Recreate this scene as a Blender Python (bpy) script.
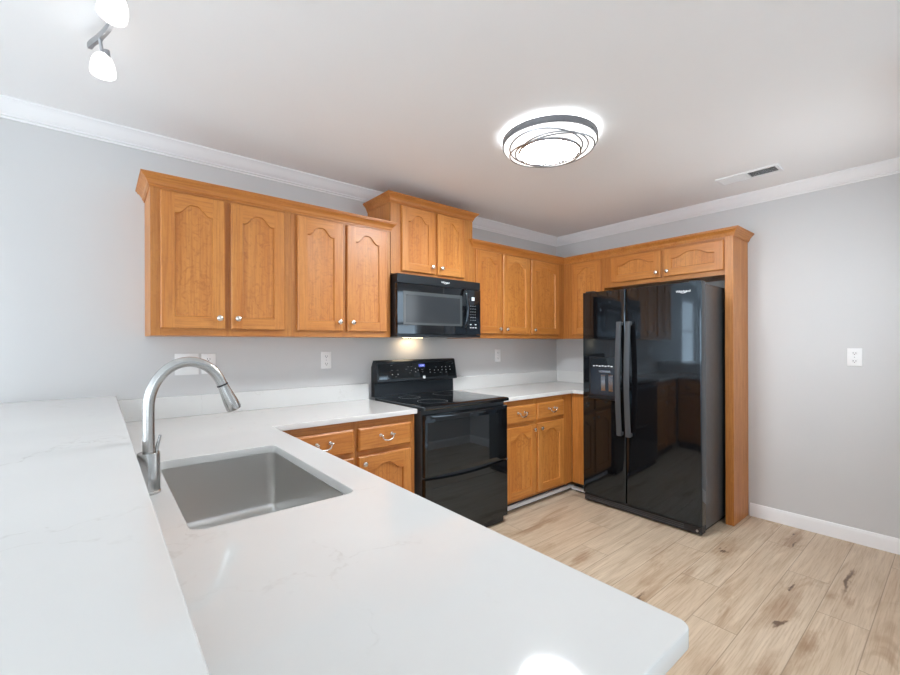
import bpy, bmesh, math, random
from mathutils import Vector, Matrix
for _o in list(bpy.data.objects): bpy.data.objects.remove(_o)
SC = bpy.context.scene; COL = SC.collection
PI = math.pi
# ------------------------------------------------------------------ camera
F_PX, YAW, ROLL, SHIFT = 425.52, math.radians(-39.5117), math.radians(-0.1861), 6.27
cam_d = bpy.data.cameras.new('camera'); cam = bpy.data.objects.new('camera', cam_d); COL.objects.link(cam)
fw = Vector((-math.sin(YAW), math.cos(YAW), 0)); rt = Vector((math.cos(YAW), math.sin(YAW), 0)); up = Vector((0, 0, 1))
R_ = rt*math.cos(ROLL) + up*math.sin(ROLL); U_ = up*math.cos(ROLL) - rt*math.sin(ROLL)
M = Matrix((R_, U_, -fw)).transposed().to_4x4(); M.translation = Vector((-3.8547, -2.8453, 1.3233))
cam.matrix_world = M
cam_d.sensor_fit = 'HORIZONTAL'; cam_d.sensor_width = 36; cam_d.lens = F_PX/900*36; cam_d.shift_y = SHIFT/900
cam_d.clip_start = 0.02
SC.camera = cam
# ------------------------------------------------------------------ world, exposure
wd = bpy.data.worlds.new('world'); SC.world = wd; wd.use_nodes = True
wd.node_tree.nodes['Background'].inputs[0].default_value = (0.80, 0.90, 1.0, 1)
wd.node_tree.nodes['Background'].inputs[1].default_value = 1.0
SC.view_settings.view_transform = 'Standard'; SC.view_settings.look = 'None'
SC.view_settings.gamma = 1; SC.view_settings.use_curve_mapping = False
SC.view_settings.exposure = 0.25
WINDOW_GLOW = 6.6          # glow of the unseen left-wall window added to light the kitchen
WINDOW_DIM = 2.3           # weaker glow: back-wall window, plus the added unseen rear and left ones
WINDOW_SIDE = 3.2          # window in the wall facing the range, right of the camera
LAMP_GLOW = 145.0          # flush ceiling light: centre lens
LAMP_SHADE = 1.15          # its opal outer shade
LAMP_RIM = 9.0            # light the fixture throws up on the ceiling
BULB_GLOW = 3.0            # glass shades of the track light
# ------------------------------------------------------------------ materials
class NT:
    def __init__(s, name):
        s.m = bpy.data.materials.new(name); s.m.use_nodes = True; s.t = s.m.node_tree
        s.b = s.t.nodes['Principled BSDF']
    def n(s, typ, ins=None, **kw):
        x = s.t.nodes.new(typ)
        for k, v in kw.items(): setattr(x, k, v)
        for k, v in (ins or {}).items(): s.set(x.inputs[k], v)
        return x
    def set(s, sock, v):
        if isinstance(v, bpy.types.NodeSocket): s.t.links.new(v, sock)
        elif isinstance(v, bpy.types.Node): s.t.links.new(v.outputs[0], sock)
        else: sock.default_value = v
    def math(s, op, a, b=0.0, c=0.0):
        x = s.n('ShaderNodeMath', operation=op); s.set(x.inputs[0], a); s.set(x.inputs[1], b); s.set(x.inputs[2], c)
        return x.outputs[0]
    def maprange(s, v, a, b, c=0.0, d=1.0, smooth=False):
        x = s.n('ShaderNodeMapRange', {'Value': v, 'From Min': a, 'From Max': b, 'To Min': c, 'To Max': d})
        if smooth: x.interpolation_type = 'SMOOTHSTEP'
        return x.outputs[0]
    def mix(s, f, a, b, mode='MIX'):
        x = s.n('ShaderNodeMix', data_type='RGBA', blend_type=mode)
        s.set(x.inputs[0], f); s.set(x.inputs[6], a); s.set(x.inputs[7], b)
        return x.outputs[2]
    def noise(s, vec, scale, detail=3, rough=0.5, dist=0.0):
        return s.n('ShaderNodeTexNoise', {'Vector': vec, 'Scale': scale, 'Detail': detail, 'Roughness': rough, 'Distortion': dist}).outputs[0]
    def obj(s): return s.n('ShaderNodeTexCoord').outputs['Object']
    def scaled(s, vec, sc, loc=None):
        x = s.n('ShaderNodeMapping', {'Vector': vec, 'Scale': sc})
        if loc is not None: s.set(x.inputs['Location'], loc)
        return x.outputs[0]
    def out(s, color=None, rough=None, metal=None, **kw):
        if color is not None: s.set(s.b.inputs['Base Color'], color)
        if rough is not None: s.set(s.b.inputs['Roughness'], rough)
        if metal is not None: s.set(s.b.inputs['Metallic'], metal)
        for k, v in kw.items(): s.set(s.b.inputs[k.replace('_', ' ')], v)
        return s.m
    def bump(s, h, strength=0.1, dist=0.01):
        x = s.n('ShaderNodeBump', {'Height': h, 'Strength': strength, 'Distance': dist}); s.set(s.b.inputs['Normal'], x.outputs[0])
def rgb(r, g, b):
    f = lambda c: (c/255/12.92) if c <= 10 else ((c/255+0.055)/1.055)**2.4
    return (f(r), f(g), f(b), 1)

def paint(name, col, rough=0.6, bump=0.04):
    t = NT(name); v = t.obj()
    n = t.noise(v, 2.0, 3); c = t.mix(t.maprange(n, .3, .7, 0, 1), tuple(x*.985 for x in col[:3])+(1,), col)
    t.bump(t.noise(v, 220, 2), bump, .002)
    return t.out(c, rough)
def wood(name, axis, figure=0.5, tone=1.0):
    t = NT(name); oi = t.n('ShaderNodeObjectInfo').outputs['Random']
    off = t.n('ShaderNodeCombineXYZ', {0: t.math('MULTIPLY', oi, 13.7), 1: t.math('MULTIPLY', oi, 7.3), 2: t.math('MULTIPLY', oi, 23.1)})
    v = t.n('ShaderNodeVectorMath', operation='ADD'); t.set(v.inputs[0], t.obj()); t.set(v.inputs[1], off); v = v.outputs[0]
    lo, hi = 1.3, 26.0
    sc = {'z': (hi, hi, lo), 'x': (lo, hi, hi), 'y': (hi, lo, hi)}[axis]
    fine = t.noise(t.scaled(v, tuple(q*4 for q in sc)), 1.0, 3, .6)
    broad = t.noise(t.scaled(v, tuple(q*.45 for q in sc)), 1.0, 3, .55, .8)
    mott = t.noise(v, 22.0, 3, .6, 1.6)
    a, b, c = rgb(192, 120, 52), rgb(208, 142, 71), rgb(150, 82, 33)
    a, b, c = [tuple(q*tone for q in w[:3])+(1,) for w in (a, b, c)]
    col = t.mix(t.maprange(broad, .32, .68), a, b)
    col = t.mix(t.maprange(fine, .42, .74, 0, .55), col, c)
    col = t.mix(t.maprange(mott, .50, .75, 0, .40*figure), col, c)
    col = t.mix(t.maprange(oi, 0, 1, 0, .22), col, c)
    return t.out(col, t.maprange(fine, .3, .7, .36, .46), Coat_Weight=.10, Coat_Roughness=.25)
def plain(name, col, rough=.4, metal=0.0, **kw):
    t = NT(name); v = t.obj()
    r = t.maprange(t.noise(v, 30, 2), .3, .7, max(rough-.02, .01), rough+.02)
    return t.out(col, r, metal, **kw)
def glow(name, col, strength, base=(.9, .9, .9, 1)):
    t = NT(name); return t.out(base, .4, Emission_Color=col, Emission_Strength=strength)
def quartz(name):
    t = NT(name); v = t.obj()
    w = t.n('ShaderNodeVectorMath', operation='ADD')
    nz = t.n('ShaderNodeTexNoise', {'Vector': v, 'Scale': 2.6, 'Detail': 5.0, 'Roughness': .6})
    d = t.n('ShaderNodeVectorMath', operation='SCALE'); t.set(d.inputs[0], nz.outputs['Color']); d.inputs['Scale'].default_value = .55
    t.set(w.inputs[0], v); t.set(w.inputs[1], d.outputs[0])
    vo = t.n('ShaderNodeTexVoronoi', {'Vector': w.outputs[0], 'Scale': 1.9}, feature='DISTANCE_TO_EDGE').outputs['Distance']
    line = t.maprange(vo, 0.0, .012, 1, 0)
    gate = t.maprange(t.noise(v, 3.3, 2), .47, .66)
    brk = t.maprange(t.noise(v, 38, 3, .7), .40, .62)
    vein = t.math('MULTIPLY', t.math('MULTIPLY', line, gate), brk)
    cloud = t.maprange(t.noise(w.outputs[0], 3.0, 4), .35, .7, 0, .35)
    col = t.mix(cloud, rgb(222, 222, 220), rgb(215, 214, 212))
    col = t.mix(t.math('MULTIPLY', vein, .38), col, rgb(176, 170, 162))
    return t.out(col, .06, Specular_IOR_Level=.45)
def steel(name, axis=None, rough=.28, col=(.62, .61, .60, 1)):
    t = NT(name); v = t.obj()
    sc = {'x': (3, 260, 260), 'y': (260, 3, 260), 'z': (260, 260, 3), None: (60, 60, 60)}[axis]
    n = t.noise(t.scaled(v, sc), 1.0, 3, .6)
    return t.out(t.mix(t.maprange(n, .3, .7), tuple(c*.93 for c in col[:3])+(1,), col), t.maprange(n, .3, .7, rough-.05, rough+.06), 1.0)
def floor_mat():
    t = NT('oak_plank_floor'); v = t.obj(); s = t.n('ShaderNodeSeparateXYZ', {0: v}); X, Y = s.outputs[0], s.outputs[1]
    W, L = .19, 1.22
    ry = t.math('DIVIDE', t.math('ADD', Y, 1.993), W); row = t.math('FLOOR', ry)
    off = t.math('ADD', t.math('MULTIPLY', t.math('ADD', row, 1.0), .36), .81)
    cx = t.math('DIVIDE', t.math('SUBTRACT', X, off), L); colm = t.math('FLOOR', cx)
    fy = t.math('FRACT', ry); fx = t.math('FRACT', cx)
    ey = t.math('MULTIPLY', t.math('MINIMUM', fy, t.math('SUBTRACT', 1.0, fy)), W)
    ex = t.math('MULTIPLY', t.math('MINIMUM', fx, t.math('SUBTRACT', 1.0, fx)), L)
    edge = t.math('MINIMUM', ex, ey)
    seam = t.maprange(edge, .0008, .0026, 1, 0)
    wn = t.n('ShaderNodeTexWhiteNoise', {'Vector': t.n('ShaderNodeCombineXYZ', {0: row, 1: colm})}, noise_dimensions='2D')
    rnd = wn.outputs['Value']
    offv = t.n('ShaderNodeVectorMath', operation='SCALE'); t.set(offv.inputs[0], wn.outputs['Color']); offv.inputs['Scale'].default_value = 40
    pv = t.n('ShaderNodeVectorMath', operation='ADD'); t.set(pv.inputs[0], v); t.set(pv.inputs[1], offv.outputs[0]); pv = pv.outputs[0]
    g1 = t.noise(t.scaled(pv, (1.6, 26, 1)), 1.0, 5, .62, .6)
    g2 = t.noise(t.scaled(pv, (5, 150, 1)), 1.0, 3, .6)
    g3 = t.noise(t.scaled(pv, (1.5, 7.5, 1)), 1.0, 4, .55, 1.2)
    col = t.mix(t.maprange(g1, .33, .68), rgb(216, 198, 174), rgb(190, 169, 144))
    col = t.mix(t.maprange(rnd, 0, 1, 0, .55), col, rgb(204, 180, 152))
    col = t.mix(t.maprange(g2, .46, .72, 0, .50), col, rgb(160, 130, 104))
    col = t.mix(t.maprange(g3, .55, .74, 0, .72), col, rgb(152, 120, 88))
    # knots and brown heartwood streaks of the individual boards
    wob = t.n('ShaderNodeTexNoise', {'Vector': t.scaled(v, (3.2, 9, 1)), 'Scale': 1.0, 'Detail': 4.0, 'Roughness': .65})
    wv = t.n('ShaderNodeVectorMath', operation='SUBTRACT'); t.set(wv.inputs[0], wob.outputs['Color']); wv.inputs[1].default_value = (.5, .5, .5)
    wv2 = t.n('ShaderNodeVectorMath', operation='MULTIPLY'); t.set(wv2.inputs[0], wv.outputs[0]); wv2.inputs[1].default_value = (.55, .16, 0)
    kv = t.n('ShaderNodeVectorMath', operation='ADD'); t.set(kv.inputs[0], v); t.set(kv.inputs[1], wv2.outputs[0]); kv = kv.outputs[0]
    soft = None; core = None
    knots = [(-.26, -2.10, .34, .080, .8), (-.20, -2.08, .05, .022, 1), (-.36, -2.12, .07, .016, 1.2), (-.95, -2.235, .05, .020, 1.2), (-1.20, -2.25, .42, .085, .8), (-1.42, -2.27, .10, .022, 1.1),
             (-.66, -2.43, .30, .028, 1.1), (-.90, -2.46, .10, .04, .8), (-.72, -1.855, .30, .065, .7), (-.74, -1.85, .05, .018, 1.2), (-1.38, -.867, .50, .060, .9),
             (-1.26, -1.84, .28, .05, .6), (-1.70, -1.774, .10, .028, 1), (-1.49, -2.42, .16, .05, .9), (-1.55, -1.33, .22, .05, .9), (-1.75, -2.33, .2, .05, .7), (-1.05, -1.60, .35, .05, .45)]
    for (kx, ky, a, b, st) in knots:
        q = t.n('ShaderNodeVectorMath', operation='SUBTRACT'); t.set(q.inputs[0], kv); q.inputs[1].default_value = (kx, ky, 0)
        q2 = t.n('ShaderNodeVectorMath', operation='MULTIPLY'); t.set(q2.inputs[0], q.outputs[0]); q2.inputs[1].default_value = (1/a, 1/b, 0)
        ln = t.n('ShaderNodeVectorMath', operation='LENGTH'); t.set(ln.inputs[0], q2.outputs[0])
        e = t.maprange(ln.outputs['Value'], 1.0, .1, 0, min(1, st), True)
        soft = e if soft is None else t.math('MAXIMUM', soft, e)
        if st >= 1.0:
            e2 = t.maprange(ln.outputs['Value'], .75, .15, 0, 1, True); core = e2 if core is None else t.math('MAXIMUM', core, e2)
    fib = t.maprange(g2, .25, .7, .55, 1)
    col = t.mix(t.math('MULTIPLY', t.math('MULTIPLY', soft, .85), fib), col, rgb(140, 104, 72))
    col = t.mix(t.math('MULTIPLY', core, .8), col, rgb(84, 62, 48))
    col = t.mix(t.math('MULTIPLY', seam, .6), col, rgb(120, 98, 80))
    t.bump(t.math('SUBTRACT', t.math('MULTIPLY', g2, .25), seam), .12, .002)
    return t.out(col, t.maprange(g1, .3, .7, .38, .50))

M_WALL = paint('wall_paint', rgb(207, 207, 207), .55)
M_CEIL = paint('ceiling_paint', rgb(246, 246, 246), .7, .08)
M_TRIM = paint('white_trim_paint', rgb(240, 240, 241), .35, .0)
M_WV, M_WH, M_WY = wood('maple_vertical', 'z'), wood('maple_horizontal', 'x'), wood('maple_cross', 'y')
M_WP = wood('maple_panel', 'z', 1.5)
M_FV, M_FH = wood('maple_frame_shade_vertical', 'z', .6, .86), wood('maple_frame_shade_horizontal', 'x', .6, .86)  # same maple toned darker, painting in the shade between the doors
M_INSIDE = plain('cabinet_inside', rgb(120, 80, 46), .6)
M_Q = quartz('white_quartz')
M_FLOOR = floor_mat()
TINT = dict(Specular_Tint=(.70, .86, 1, 1))
M_BLK = plain('gloss_black', (.006, .006, .007, 1), .05, Specular_IOR_Level=.85, **TINT)
M_BLKS = plain('satin_black', (.010, .010, .011, 1), .32, **TINT)
M_HANDLE = plain('satin_charcoal', (.060, .062, .066, 1), .34, **TINT)
M_BLKM = plain('black_plastic', (.014, .014, .016, 1), .5)
M_SIDE = plain('textured_black_side', (.062, .066, .070, 1), .30, **TINT)
M_GLASS = plain('black_glass', (.010, .011, .012, 1), .03, Specular_IOR_Level=.8, **TINT)
M_MWGLASS = plain('smoked_window', (.060, .068, .072, 1), .16)
M_NICKEL = steel('brushed_nickel', None, .26, (.72, .68, .63, 1))
M_SINK = plain('brushed_sink_steel', (.70, .695, .68, 1), .31, 1.0)
M_FAUCET = plain('faucet_steel', (.54, .54, .53, 1), .25, 1.0)
M_GREY = steel('satin_grey_metal', None, .35, (.42, .43, .45, 1))
M_BAND = plain('silver_band', (.20, .205, .22, 1), .45, .6)
M_PADDLE = plain('paddle_chrome', (.42, .48, .56, 1), .2, 1.0)
M_CHROME = plain('chrome', (.8, .8, .8, 1), .12, 1.0)
M_PLATE = plain('white_plastic', rgb(238, 238, 238), .35)
M_SLOT = plain('dark_slot', rgb(70, 70, 72), .6)
M_DUCT = plain('duct_dark', rgb(62, 62, 64), .7)
M_MARK = plain('white_print', rgb(225, 228, 230), .4)
M_MARKD = plain('grey_print', rgb(150, 155, 160), .4)
M_DISP = glow('blue_display', (.12, .18, 1, 1), .55, (.02, .02, .1, 1))
M_DISPW = glow('pale_display', (.75, .85, 1, 1), .55, (.3, .3, .3, 1))
M_PANE = glow('added_daylight_pane', (.83, .925, 1, 1), WINDOW_GLOW)
M_PANEK = glow('kitchen_daylight_pane', (.83, .925, 1, 1), WINDOW_SIDE)
M_PANED = glow('weak_daylight_pane', (.83, .925, 1, 1), WINDOW_DIM)
M_LAMP = glow('lamp_diffuser', (.90, .955, 1, 1), LAMP_GLOW)
M_SHADE = glow('lamp_shade', (1, .985, .96, 1), LAMP_SHADE)
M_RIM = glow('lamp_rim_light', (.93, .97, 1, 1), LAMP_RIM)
M_BULB = glow('lamp_glass', (1, .97, .93, 1), BULB_GLOW)
M_COOK = glow('cooktop_lamp', (1, .74, .45, 1), 26)
# ------------------------------------------------------------------ mesh helpers
class MB:
    def __init__(s): s.bm = bmesh.new()
    def box(s, x0, x1, y0, y1, z0, z1, b=0.0, seg=1, mi=0):
        r = bmesh.ops.create_cube(s.bm, size=1)
        for v in r['verts']:
            v.co = Vector((x0+(v.co.x+.5)*(x1-x0), y0+(v.co.y+.5)*(y1-y0), z0+(v.co.z+.5)*(z1-z0)))
        fs = set(f for v in r['verts'] for f in v.link_faces)
        for f in fs: f.material_index = mi
        if b > 0:
            es = list(set(e for v in r['verts'] for e in v.link_edges))
            bmesh.ops.bevel(s.bm, geom=es, offset=b, segments=seg, affect='EDGES', profile=.5)
        return s
    def loft(s, rings, cap=True, closed=True, mi=0):
        vs = [[s.bm.verts.new(p) for p in r] for r in rings]; n = len(rings[0])
        for a, b in zip(vs[:-1], vs[1:]):
            for i in range(n if closed else n-1):
                j = (i+1) % n
                f = s.bm.faces.new((a[i], a[j], b[j], b[i])); f.material_index = mi
        if cap and closed:
            s.bm.faces.new(vs[0][::-1]).material_index = mi; s.bm.faces.new(vs[-1]).material_index = mi
        return s
    def tube(s, pts, rad, n=12, cap=True, flat=None):
        pts = [Vector(p) for p in pts]; rads = rad if isinstance(rad, (list, tuple)) else [rad]*len(pts)
        tan = []
        for i in range(len(pts)):
            tan.append((pts[min(i+1, len(pts)-1)]-pts[max(i-1, 0)]).normalized())
        ref = Vector((0, 0, 1)) if abs(tan[0].z) < .9 else Vector((1, 0, 0))
        u = tan[0].cross(ref).normalized(); rings = []
        for p, tn, r in zip(pts, tan, rads):
            u = (u - tn*u.dot(tn)).normalized(); w = tn.cross(u)
            rings.append([p + (u*math.cos(2*PI*k/n) + w*math.sin(2*PI*k/n))*r for k in range(n)])
        return s.loft(rings, cap)
    def cyl(s, p0, p1, r0, r1=None, n=24): return s.tube([p0, p1], [r0, r0 if r1 is None else r1], n)
    def lathe(s, prof, origin=(0, 0, 0), axis=(0, 0, 1), n=32, cap=True):
        ax = Vector(axis).normalized(); ref = Vector((1, 0, 0)) if abs(ax.x) < .9 else Vector((0, 1, 0))
        u = (ref-ax*ref.dot(ax)).normalized(); w = ax.cross(u); o = Vector(origin)
        rings = [[o+ax*h+(u*math.cos(2*PI*k/n)+w*math.sin(2*PI*k/n))*max(r, 1e-4) for k in range(n)] for r, h in prof]
        return s.loft(rings, cap)
    def prism(s, pts2, axis, a, b):
        # polygon in the two other axes, extruded along axis from a to b
        def p(q, t): return {'x': (t, q[0], q[1]), 'y': (q[0], t, q[1]), 'z': (q[0], q[1], t)}[axis]
        return s.loft([[p(q, a) for q in pts2], [p(q, b) for q in pts2]])
    def sweep(s, path, prof):
        # mitred sweep of a profile (outward, height) along a plan path; outward = right of travel
        P = [Vector((p[0], p[1])) for p in path]; rings = []
        for i, p in enumerate(P):
            d0 = (P[i]-P[i-1]).normalized() if i > 0 else None
            d1 = (P[i+1]-P[i]).normalized() if i < len(P)-1 else None
            nrm = lambda d: Vector((d.y, -d.x))
            if d0 is None: m = nrm(d1)
            elif d1 is None: m = nrm(d0)
            else:
                a, b = nrm(d0), nrm(d1); m = (a+b).normalized(); m = m/ max(m.dot(a), .2)
            rings.append([(p.x+m.x*o, p.y+m.y*o, z) for o, z in prof])
        return s.loft(rings)
    def build(s, name, mat, parent=None, loc=None, smooth=38):
        bmesh.ops.recalc_face_normals(s.bm, faces=s.bm.faces)
        me = bpy.data.meshes.new(name); s.bm.to_mesh(me); s.bm.free()
        for m in (mat if isinstance(mat, (list, tuple)) else [mat]): me.materials.append(m)
        if smooth:
            for p in me.polygons: p.use_smooth = True
            me.set_sharp_from_angle(angle=math.radians(smooth))
        o = bpy.data.objects.new(name, me); COL.objects.link(o)
        if parent is not None: o.parent = parent
        if loc is not None: o.location = loc
        return o
def slab(name, outer, holes, z0, z1, mat, parent=None, bev=.003):
    cu = bpy.data.curves.new(name, 'CURVE'); cu.dimensions = '2D'; cu.fill_mode = 'BOTH'
    for pts in [outer]+holes:
        sp = cu.splines.new('POLY'); sp.points.add(len(pts)-1); sp.use_cyclic_u = True
        for q, p in zip(sp.points, pts): q.co = (p[0], p[1], 0, 1)
    cu.extrude = (z1-z0)/2-bev; cu.bevel_depth = bev; cu.bevel_resolution = 2; cu.offset = -bev
    tmp = bpy.data.objects.new('tmp', cu); COL.objects.link(tmp)
    me = bpy.data.meshes.new_from_object(tmp, depsgraph=bpy.context.evaluated_depsgraph_get())
    bpy.data.objects.remove(tmp); me.name = name
    for v in me.vertices: v.co.z += (z0+z1)/2
    me.materials.clear(); me.materials.append(mat)
    for p in me.polygons: p.use_smooth = True
    me.set_sharp_from_angle(angle=math.radians(25))
    o = bpy.data.objects.new(name, me); COL.objects.link(o)
    if parent is not None: o.parent = parent
    return o
def text(name, s, size, mat, parent, loc, rot, extrude=.0006, align='CENTER', shear=0.0):
    cu = bpy.data.curves.new(name, 'FONT'); cu.body = s; cu.size = size; cu.extrude = extrude; cu.align_x = align; cu.align_y = 'CENTER'
    cu.shear = shear; cu.resolution_u = 3; cu.offset = size*.012
    tmp = bpy.data.objects.new('tmp', cu); COL.objects.link(tmp)
    me = bpy.data.meshes.new_from_object(tmp, depsgraph=bpy.context.evaluated_depsgraph_get()); bpy.data.objects.remove(tmp)
    me.materials.clear(); me.materials.append(mat)
    o = bpy.data.objects.new(name, me); COL.objects.link(o); o.parent = parent; o.location = loc; o.rotation_euler = rot
    return o
def rounded(x0, x1, y0, y1, r, n=6):
    pts = []
    for cx, cy, a in ((x1-r, y1-r, 0), (x0+r, y1-r, 90), (x0+r, y0+r, 180), (x1-r, y0+r, 270)):
        for k in range(n+1):
            t = math.radians(a+90*k/n); pts.append((cx+r*math.cos(t), cy+r*math.sin(t)))
    return pts
def thing(name, label, cat, loc=(0, 0, 0), rz=0.0, group=None):
    o = bpy.data.objects.new(name, None); COL.objects.link(o); o.location = loc; o.rotation_euler = (0, 0, rz); o.empty_display_size = .05
    o['label'] = label; o['category'] = cat
    if group: o['group'] = group
    return o
def tag(o, label, cat, group=None):
    o['label'] = label; o['category'] = cat
    if group: o['group'] = group
    return o
def struct(o): o['kind'] = 'structure'; return o
def copy_tree(o, parent=None):
    c = o.copy(); COL.objects.link(c); c.parent = parent
    for ch in o.children: copy_tree(ch, c)
    return c
# ------------------------------------------------------------------ the room
H = 2.46
XL, YR, XS, YF = -9.5, -8.0, -1.30, -2.78         # left wall, far rear wall, side wall of the hall, stub wall facing the range
M_BOUNCE_CARPET = paint('bounce_carpet', rgb(222, 223, 224), .9, .2)  # pale carpet added on unseen floor to bounce neutral light
struct(MB().box(XL, -4.55, YR, 0, 0, .008).build('floor_living_bounce', M_BOUNCE_CARPET, smooth=0))
struct(MB().box(-4.55, XS-.12, YR, -3.2, 0, .008).build('floor_rear_bounce', M_BOUNCE_CARPET, smooth=0))
def wall(name, x0, x1, y0, y1, z0=0, z1=H): return struct(MB().box(x0, x1, y0, y1, z0, z1).build(name, M_WALL, smooth=0))
def wall_open(name, axis, u0, u1, v0, v1, holes):
    # wall with rectangular openings along u (x or y), thickness v0..v1; holes (ua, ub, za, zb)
    m = MB(); cur = u0
    def bx(a, b, z0, z1):
        if axis == 'x': m.box(a, b, v0, v1, z0, z1)
        else: m.box(v0, v1, a, b, z0, z1)
    for ua, ub, za, zb in sorted(holes):
        bx(cur, ua, 0, H)
        if za > 0: bx(ua, ub, 0, za)
        if zb < H: bx(ua, ub, zb, H)
        cur = ub
    bx(cur, u1, 0, H)
    return struct(m.build(name, M_WALL, smooth=0))
struct(MB().box(XL-.12, .12, YR-.12, .12, -.1, 0).build('floor', M_FLOOR, smooth=0))
struct(MB().box(XL-.12, .12, YR-.12, .12, H, H+.1).build('ceiling', M_CEIL, smooth=0))
WB = (-6.3, -5.2, .95, 2.1)
wall_open('wall_back', 'x', XL-.12, .12, 0, .12, [WB])
wall('wall_right', 0, .12, YR-.12, 0)
WFF = [(-1.22, -.42, 1.12, 2.08)]
wall_open('wall_front', 'x', XS-.12, 0, YF-.12, YF, WFF)
wall('wall_side', XS-.12, XS, YR, YF-.12)
WRR = [(-8.0, -4.4, .05, 2.2)]
wall_open('wall_rear', 'x', XL-.12, .0, YR-.12, YR, WRR)
WLL = [(-6.8, -4.0, .05, 2.2), (-3.4, -.6, .05, 2.2)]
wall_open('wall_left', 'y', YR, 0, XL-.12, XL, WLL)
def window(n, axis, ua, ub, za, zb, v0, v1, pane):
    # frame, muntins and a daylight pane inside the opening
    fr = MB(); t = .05; vm = (v0+v1)/2
    def bx(m, a, b, z0, z1, va, vb):
        if axis == 'x': m.box(a, b, va, vb, z0, z1)
        else: m.box(va, vb, a, b, z0, z1)
    bx(fr, ua, ua+t, za, zb, v0+.02, v1-.01); bx(fr, ub-t, ub, za, zb, v0+.02, v1-.01)
    bx(fr, ua+t, ub-t, za, za+t, v0+.02, v1-.01); bx(fr, ua+t, ub-t, zb-t, zb, v0+.02, v1-.01)
    bx(fr, ua+t, ub-t, (za+zb)/2-.02, (za+zb)/2+.02, vm-.02, vm+.02)
    o = struct(fr.build('window_%d' % n, M_TRIM, smooth=0))
    p = MB(); bx(p, ua+t, ub-t, za+t, zb-t, vm-.003, vm+.003); p.build('window_pane', pane, o, smooth=0)
    return o
window(1, 'x', *WB, 0, .12, M_PANED)
window(5, 'x', *WFF[0], YF-.12, YF, M_PANEK)
window(2, 'x', *WRR[0], YR-.12, YR, M_PANED)  # unseen rear window, added to carry daylight in
window(3, 'y', *WLL[0], XL-.12, XL, M_PANED); window(4, 'y', *WLL[1], XL-.12, XL, M_PANE)  # unseen left-wall windows, likewise added for their light
CROWN = [(0, H), (.068, H), (.068, H-.008), (.060, H-.012), (.052, H-.024), (.036, H-.046), (.024, H-.060), (.018, H-.064), (.018, H-.070), (.008, H-.074), (.008, H-.081), (0, H-.081)]
BASE = [(0, 0), (.014, 0), (.014, .072), (.011, .084), (.006, .094), (0, .097)]
struct(MB().sweep([(XL, 0), (0, 0), (0, YF)], CROWN).build('trim_1', M_TRIM, smooth=30))
struct(MB().sweep([(0, YF), (XS-.12, YF)], CROWN).build('trim_2', M_TRIM, smooth=30))
struct(MB().sweep([(0, -1.789), (0, YF), (XS-.12, YF), (XS-.12, YR)], BASE).build('baseboard_right', M_TRIM, smooth=30))
struct(MB().sweep([(XL, YR), (XL, 0), (-4.0, 0)], BASE).build('baseboard_back', M_TRIM, smooth=30))
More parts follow.
